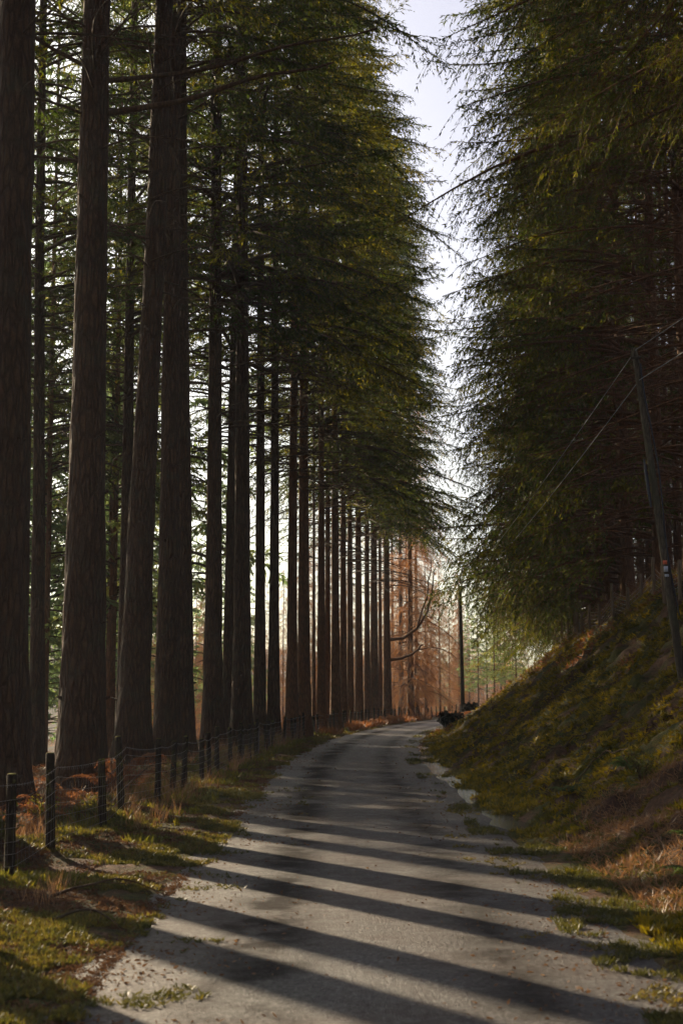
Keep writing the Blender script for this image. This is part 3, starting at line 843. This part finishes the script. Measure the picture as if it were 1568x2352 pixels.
for (z0, hh, m, nm) in ((2.17, .035, M_orange, "orange_plate"), (2.05, .05, M_white, "white_plate"), (1.93, .022, M_white, "white_plate")):
    g = Geo(); g.box((PLEAN * z0 - .03, -.104, z0), (.038, .004, hh)); link(nm, g.mesh(nm, m), pe)
g = Geo(); g.box((PLEAN * (PH - .2) - .02, -.1, PH - .2), (.09, .03, .02)); g.tubes(np.array([[PLEAN * (PH - .2) - .09, -.1, PH - .2], [PLEAN * (PH - .2) - .09, -.1, PH - .08]]), [.03, .025], 8)
link("insulator_bracket", g.mesh("insulator_bracket", M_pole), pe)
FX, FY = px_x(1062, 84, 3), 84.0
pf, fz = pole("utility_pole", FX, FY, 8.0, .125, -.012, "far dark utility pole standing against the sky where the bank meets the bend")
def wire(p0, p1, sag, r, label):
    t = np.linspace(0, 1, 40)[:, None]
    P = np.array(p0)[None] * (1 - t) + np.array(p1)[None] * t
    P[:, 2] -= (sag * 4 * t * (1 - t))[:, 0]
    g = Geo(); g.tubes(P, np.full(40, r), 5)
    o = link("overhead_wire", g.mesh("overhead_wire", M_conduct, True), label=label, cat="overhead wire")
    return o
topn = (PX + PLEAN * (PH - .1), PY - .12, pz + PH - .05); topn2 = (PX + PLEAN * (PH - .6), PY - .1, pz + PH - .62)
topf = (FX - .1, FY, fz + 7.9)
wire(topn, topf, .25, .006, "upper thin wire running down from the leaning pole to the far pole")
wire(topn2, (topf[0] + .1, topf[1], topf[2] - .35), .35, .007, "lower thin wire running down from the leaning pole to the far pole")
wire((9.6, 12, pz + PH + 1.6), topn, .1, .006, "upper pale wire rising right from the top of the leaning pole")
wire((9.2, 12, pz + PH + .9), topn2, .12, .007, "lower pale wire rising right from below the top of the leaning pole")

# ---------------------------------------------------------------- ground cover (uncountable)
def scatter(seed, n, smin, smax, ymin, ymax, power=1.6):
    rs = np.random.RandomState(seed)
    u = rs.rand(n)
    y = (ymin ** (1 - power) + u * (ymax ** (1 - power) - ymin ** (1 - power))) ** (1 / (1 - power))
    s = smin + (smax - smin) * rs.rand(n)
    x = cx(y) + s * np.sqrt(1 + dcx(y) ** 2)
    return rs, x, y, s
def cover(name, seed, n, sr, yr, mask, nl, L, W, up, mat, label, spread=.8, downhill=0.0, r=.03, cat='ground cover'):
    rs, x, y, s = scatter(seed, n, sr[0], sr[1], yr[0], yr[1])
    keep = mask(x, y, s, rs); x, y, s = x[keep], y[keep], s[keep]
    wet = (s > 1.7) & (s < 2.4) & (y > 21) & (y < 60) & (fbm(x * .9, y * .75, 91, 3) > -.05)
    x, y, s = x[~wet], y[~wet], s[~wet]
    z = height(x, y)
    e = .15
    gx = (height(x + e, y) - z) / e; gy = (height(x, y + e) - z) / e
    m = len(x) * nl
    rep = np.repeat(np.arange(len(x)), nl)
    sc_ = np.clip(y[rep] / 22, .7, 2.4)
    z = np.where((s > -2.05) & (s < 1.85), np.maximum(z, .006), z)
    p = np.stack([x[rep], y[rep], z[rep]], -1)
    off = (rs.rand(m, 2) - .5) * 2 * r * sc_[:, None]
    p[:, 0] += off[:, 0]; p[:, 1] += off[:, 1]; p[:, 2] += off[:, 0] * gx[rep] + off[:, 1] * gy[rep] - .004
    D = (rs.rand(m, 3) - .5) * 2 * spread
    nrm = np.stack([-gx[rep], -gy[rep], np.ones(m)], -1); nrm /= np.linalg.norm(nrm, axis=1, keepdims=True)
    D = D - (D * nrm).sum(1, keepdims=True) * nrm * .7 + nrm * up
    D[:, 0] -= downhill * gx[rep]; D[:, 2] -= downhill * gx[rep] ** 2
    g = Geo()
    k = np.sqrt(sc_)
    g.leaves(p, D, rs.rand(m, 3) - .5, L * (.4 + 1.1 * rs.rand(m)) * k, W * (.6 + .8 * rs.rand(m)) * k, .35)
    return link(name, g.mesh(name, mat), label=label, cat=cat, kind='stuff')
patch = lambda x, y, sc, sd: fbm(x * sc, y * sc, sd, 4)
cover("bank_moss", 401, 80000, (2.1, 10), (7, 95), lambda x, y, s, r: (patch(x, y, .8, 31) > -.12) & ~((y < 20) & (patch(x, y, .5, 83) > .0)), 5, .09, .030, .6, M_moss, "yellow-green moss clumps covering the right bank", downhill=.3)
cover("bank_litter", 402, 26000, (2.1, 12), (7, 110), lambda x, y, s, r: (patch(x, y, .8, 31) < .05) | (s > 8), 2, .16, .007, .3, M_litter, "dead brown stalks and needle litter on the right bank", downhill=.5, spread=1.0)
cover("bank_bracken_litter", 403, 14000, (2.0, 10), (30, 120), lambda x, y, s, r: (patch(x, y, .5, 37) > .05 - .004 * (y - 60)) & ((s > 6.5) | (y > 62)), 4, .13, .03, .5, M_bracken, "rusty bracken litter spread over the far bank")
cover("verge_grass", 404, 60000, (-4.6, -1.85), (7, 110), lambda x, y, s, r: patch(x, y, 1.4, 41) + .06 * (-s - 3.0) - .6 * np.clip(s + 2.2, 0, 1) > .03, 5, .06, .018, .7, M_grass, "short green grass and moss on the left verge")
cover("verge_litter", 405, 56000, (-4.8, -1.98), (7, 110), lambda x, y, s, r: (patch(x, y, 1.2, 43) + .12 * (-s - 2.4) > -.05), 3, .06, .018, .25, M_litter, "brown leaf and needle litter on the left verge", spread=1.2)
cover("tall_grass", 406, 2300, (-4.6, -2.9), (13, 120), lambda x, y, s, r: patch(x, y, .9, 47) > -.0, 5, .30, .007, 1.2, M_drygrass, "straggly dry grass standing under the roadside fence", spread=.55)
cover("fence_weeds", 407, 5000, (-4.4, -2.7), (14, 120), lambda x, y, s, r: patch(x, y, .8, 53) > .05, 6, .11, .028, .8, M_shrub, "small leafy green weeds growing along the roadside fence", spread=.8, r=.08)
cover("right_verge_grass", 408, 24000, (1.45, 2.9), (7, 90), lambda x, y, s, r: patch(x, y, 1.5, 59) + .3 * (s - 2.0) > .04, 5, .06, .012, .7, M_grass, "low green moss and grass creeping over the right road edge")
cover("road_litter", 409, 40000, (-2.3, 2.2), (7, 60), lambda x, y, s, r: (r.rand(len(x)) < .03 + .6 * (np.abs(s) / 2.1) ** 3) & (patch(x, y, .9, 61) > -.12), 1, .045, .022, .12, M_litter, "scattered leaf fragments and needles on the road surface", spread=1.2)
cover("floor_litter", 410, 14000, (-9, -4.2), (16, 90), lambda x, y, s, r: r.rand(len(x)) < .9, 3, .12, .012, .4, M_bracken, "brown forest floor litter under the roadside row", spread=1.1)
cover("plantation_brush", 411, 9000, (9.5, 22), (26, 110), lambda x, y, s, r: patch(x, y, .4, 67) > -.15, 3, .45, .015, .5, M_drygrass, "dead brown brush on the plantation floor", spread=1.1)
cover("litter_sunlit_tint", 413, 9000, (2.4, 6), (10.5, 20), lambda x, y, s, r: patch(x, y, .5, 83) > -.05, 4, .15, .014, .45, M_drygrass, "dry litter painted pale as if sunlit at the foot of the near bank", spread=1.0)  # real litter, its bright straw colour standing in for sun on it
cover("edge_sprigs", 414, 9000, (-2.6, -.9), (7, 30), lambda x, y, s, r: patch(x, y, 2.2, 87) > .16 + .35 * np.clip(s + 2.0, 0, 2), 5, .05, .014, .5, M_grass, "dropped green sprigs and moss tufts on the left edge of the road", spread=1.0)
cover("edge_sprigs", 415, 7000, (.9, 2.5), (7, 30), lambda x, y, s, r: patch(x, y, 2.2, 89) > .16 + .35 * np.clip(1.9 - s, 0, 2), 5, .05, .014, .5, M_grass, "dropped green sprigs and moss tufts on the right edge of the road", spread=1.0)
cover("bend_bracken", 412, 5000, (-4.5, -2.3), (70, 150), lambda x, y, s, r: patch(x, y, .4, 71) > -.1, 6, .22, .05, .8, M_bracken, "rusty bracken bank along the fence at the bend")

# ---------------------------------------------------------------- individual plants
def frond(rs, g, gs, p0, az, L, arch, w=.28, npin=16):
    n = 12; t = np.linspace(0, 1, n)
    P = np.stack([L * t * math.cos(az) * .75, L * t * math.sin(az) * .75, L * (arch * t - (arch + .15) * .75 * t ** 2.2)], -1) + p0
    gs.tubes(P[None], (np.linspace(.006, .002, n))[None], 4)
    k = npin * 2
    tt = .15 + .85 * (np.arange(npin) + .5) / npin
    tt = np.repeat(tt, 2)
    p, T = along(P[None], tt[None]); p = p[0]; T = T[0]; T /= np.linalg.norm(T, axis=1, keepdims=True)
    side = np.cross(T, [0, 0, 1]); side /= np.linalg.norm(side, axis=1, keepdims=True) + 1e-9
    sg = np.where(np.arange(k) % 2 == 0, 1, -1)[:, None]
    D = side * sg + T * .45 + np.array([0, 0, -.25]) + (rs.rand(k, 3) - .5) * .3
    pl = w * L * (1.05 - tt) * (.8 + .4 * rs.rand(k))
    # each pinna: a row of small leaflets
    m = 5
    rep = np.repeat(np.arange(k), m); u = np.tile((np.arange(m) + .3) / m, k)
    Dn = D / np.linalg.norm(D, axis=1, keepdims=True)
    pp = p[rep] + Dn[rep] * (pl[rep] * u)[:, None]
    Dl = Dn[rep] * .6 + T[rep] * (np.where(np.tile(np.arange(m), k) % 2 == 0, 1, -1) * .9)[:, None] + (rs.rand(k * m, 3) - .5) * .5
    g.leaves(pp, Dl, np.tile([[0, 0, 1.]], (k * m, 1)) + (rs.rand(k * m, 3) - .5), pl[rep] * .42 * (1.1 - u), pl[rep] * .16)
def fern_proto(seed, nf, L, arch, mat):
    rs = np.random.RandomState(seed); g = Geo(); gs = Geo()
    for k in range(nf):
        frond(rs, g, gs, np.array([0, 0, 0.]), k / nf * 6.28 + rs.rand(), L * (.7 + .5 * rs.rand()), arch * (.7 + .6 * rs.rand()))
    return gs.mesh("stems", M_twigbrown), g.mesh("fronds", mat)
BRK = [fern_proto(501, 6, .95, 1.15, M_bracken), fern_proto(502, 5, .75, 1.3, M_bracken)]
FRN = [fern_proto(511, 9, .55, .8, M_fern), fern_proto(512, 8, .45, .9, M_fern)]
def plant(name, pr, x, y, s_, label, cat, group):
    e = empty(name, (x, y, hz(x, y)), RN.uniform(0, 6.3), label, cat, group); e.scale = (s_,) * 3
    link("stems", pr[0], e); link("fronds", pr[1], e)
brs = [(-4.35, 21.0, 1.0, "dead rusty bracken clump arching behind the second fence post"), (-4.3, 22.8, .9, "dead rusty bracken sprawling in front of the thick ridged trunk"),
       (-4.05, 25.6, 1.5, "tall arching dead bracken plume by the fourth fence post"), (-4.6, 17.6, .7, "dead bracken at the left edge beside the nearest post"),
       (-4.2, 19.3, .8, "low dead bracken tangle between the second and third fence posts"), (-3.9, 27.5, .9, "dead bracken behind the fifth fence post")]
for k, (x, y, s_, lab) in enumerate(brs): plant("bracken", BRK[k % 2], x, y, s_, lab, "bracken", "dead bracken by the roadside fence")
for k in range(10):
    y = RN.uniform(88, 118); s = RN.uniform(-3.2, -2.4); plant("bracken", BRK[k % 2], float(cx(y)) + s, y, RN.uniform(.9, 1.4), "rusty dead bracken along the fence where the road bends", "bracken", "bracken at the bend")
for k in range(9):
    y = RN.uniform(60, 95); s = RN.uniform(2.8, 6.0); plant("bracken", BRK[k % 2], float(cx(y)) + s, y, RN.uniform(.8, 1.2), "orange dead bracken on the sunlit far end of the bank", "bracken", "bracken on the far bank")
frn = [(4.3, 21.5, 1.3, "large green fern arching on the middle of the right bank"), (4.0, 20.4, 1.0, "green fern below the large arching fern on the bank"), (3.5, 22.5, .8, "small pale fern low on the bank"),
       (5.6, 27.5, 1.0, "fern high on the bank left of the leaning pole"), (3.3, 13.6, .9, "fern in deep shade near the right frame edge"), (3.6, 15.0, 1.0, "broad fern low on the bank by the sunlit litter"),
       (6.4, 33, 1.1, "fern near the top of the bank beneath the fence"), (4.7, 30, .9, "fern half way up the bank beyond the arching fern")]
for k, (x, y, s_, lab) in enumerate(frn): plant("fern", FRN[k % 2], x, y, s_, lab, "fern", "ferns on the right bank")

def shrub(seed, h, R, nst, nleaf, mat, lw):
    rs = np.random.RandomState(seed); gs = Geo(); g = Geo()
    a = rs.rand(nst) * 6.28; t = np.linspace(0, 1, 6)
    L = h * (.6 + .5 * rs.rand(nst)); out_ = R * (.3 + .8 * rs.rand(nst))
    P = np.stack([(out_ * np.cos(a))[:, None] * t ** 1.3, (out_ * np.sin(a))[:, None] * t ** 1.3, L[:, None] * (t - .15 * t ** 2)], -1)
    gs.tubes(P, np.tile(np.linspace(.008, .003, 6), (nst, 1)), 4)
    Q, ll = twigs(rs, P, L, 7, t0=.25, lf=.3, hang=.1)
    gs.tubes(Q, np.full((len(ll), 4), .0025), 3)
    shoots(rs, g, Q, ll, nleaf, lw * 1.9, lw, .1, 1.2)
    return gs.mesh("stems", M_twig), g.mesh("leaves", mat)
def bush(name, pr, x, y, s_, label, cat, z=0):
    e = empty(name, (x, y, hz(x, y) + z), RN.uniform(0, 6), label, cat); e.scale = (s_,) * 3
    link("stems", pr[0], e); link("leaves", pr[1], e)
SH = shrub(601, .75, .4, 16, 26, M_shrub, .035)
bush("bramble_shrub", SH, -3.85, 16.3, .95, "bright green leafy shrub between the first two fence posts", "shrub")
bush("bramble_shrub", SH, -4.2, 20.6, .6, "small yellow-green shrub beside the second fence post", "shrub")
bush("bramble_shrub", SH, -3.9, 26.2, .7, "dark leafy shrub at the foot of the fifth fence post", "shrub")
bush("bramble_shrub", SH, 4.15, 20.0, .8, "light green sapling standing on the middle of the bank", "shrub")
bush("bramble_shrub", SH, 2.95, 12.0, .6, "yellow-green shrub low on the bank at the right frame edge", "shrub")
DB = shrub(611, 1.3, .8, 110, 170, M_bush, .06)
bx, by = px_x(1030, 66, 1.5), 66.0
bush("dark_bush", DB, bx + .1, by, .75, "black clipped-looking bush on the bank edge beside the bend", "bush")
bush("dark_bush", DB, FX + .2, FY - 3, .6, "dark low bush at the foot of the far pole", "bush", .1)

# fallen twigs on the bank and verge
for k, (x, y, L, az, lab) in enumerate([(5.2, 27.5, 2.4, 2.4, "long dead branch lying down the bank left of the leaning pole"), (4.2, 30.5, 1.4, 1.9, "arched bare bramble stem on the upper middle bank"),
        (-2.7, 13.6, 1.1, .4, "thin fallen stick on the left verge"), (-2.4, 12.2, .7, -.5, "short fallen stick at the left road edge"), (4.6, 22.6, 1.6, 2.2, "bare fallen branch across the ferny bank"),
        (6.6, 38, 2.8, 2.5, "fallen branch high on the bank below the fence"), (-3.9, 24.3, 1.6, .9, "pale broken stick leaning against the roadside fence")]):
    rs = np.random.RandomState(700 + k); t = np.linspace(0, 1, 12)
    P = np.stack([x + L * t * math.cos(az), y + L * t * math.sin(az) + .1 * L * np.sin(t * 3), 0 * t], -1)
    P[:, 2] = height(P[:, 0], P[:, 1]) + .02 + .12 * L * np.sin(t * 3.14) + (.7 * t if k == 6 else 0)
    g = Geo(); g.tubes(P[None], np.linspace(.016, .004, 12)[None], 6)
    Q, ll = twigs(rs, P[None], np.array([L]), 9, t0=.3, lf=.3, hang=0)
    g.tubes(Q, np.full((len(ll), 4), .004), 4)
    link("fallen_branch", g.mesh("fallen_branch", M_twig), label=lab, cat="branch")

# ---------------------------------------------------------------- air
m, n, l, o = new_mat("haze_air")
pv = n.new('ShaderNodeVolumePrincipled'); pv.inputs['Color'].default_value = (.80, .88, 1.0, 1)
pv.inputs['Density'].default_value = .00028; pv.inputs['Anisotropy'].default_value = .3
l.new(pv.outputs[0], o.inputs['Volume'])
g = Geo(); g.box((0, 135, 28), (520, 235, 58))
link("haze", g.mesh("haze", m), kind='stuff')
cy.volume_step_rate = 10
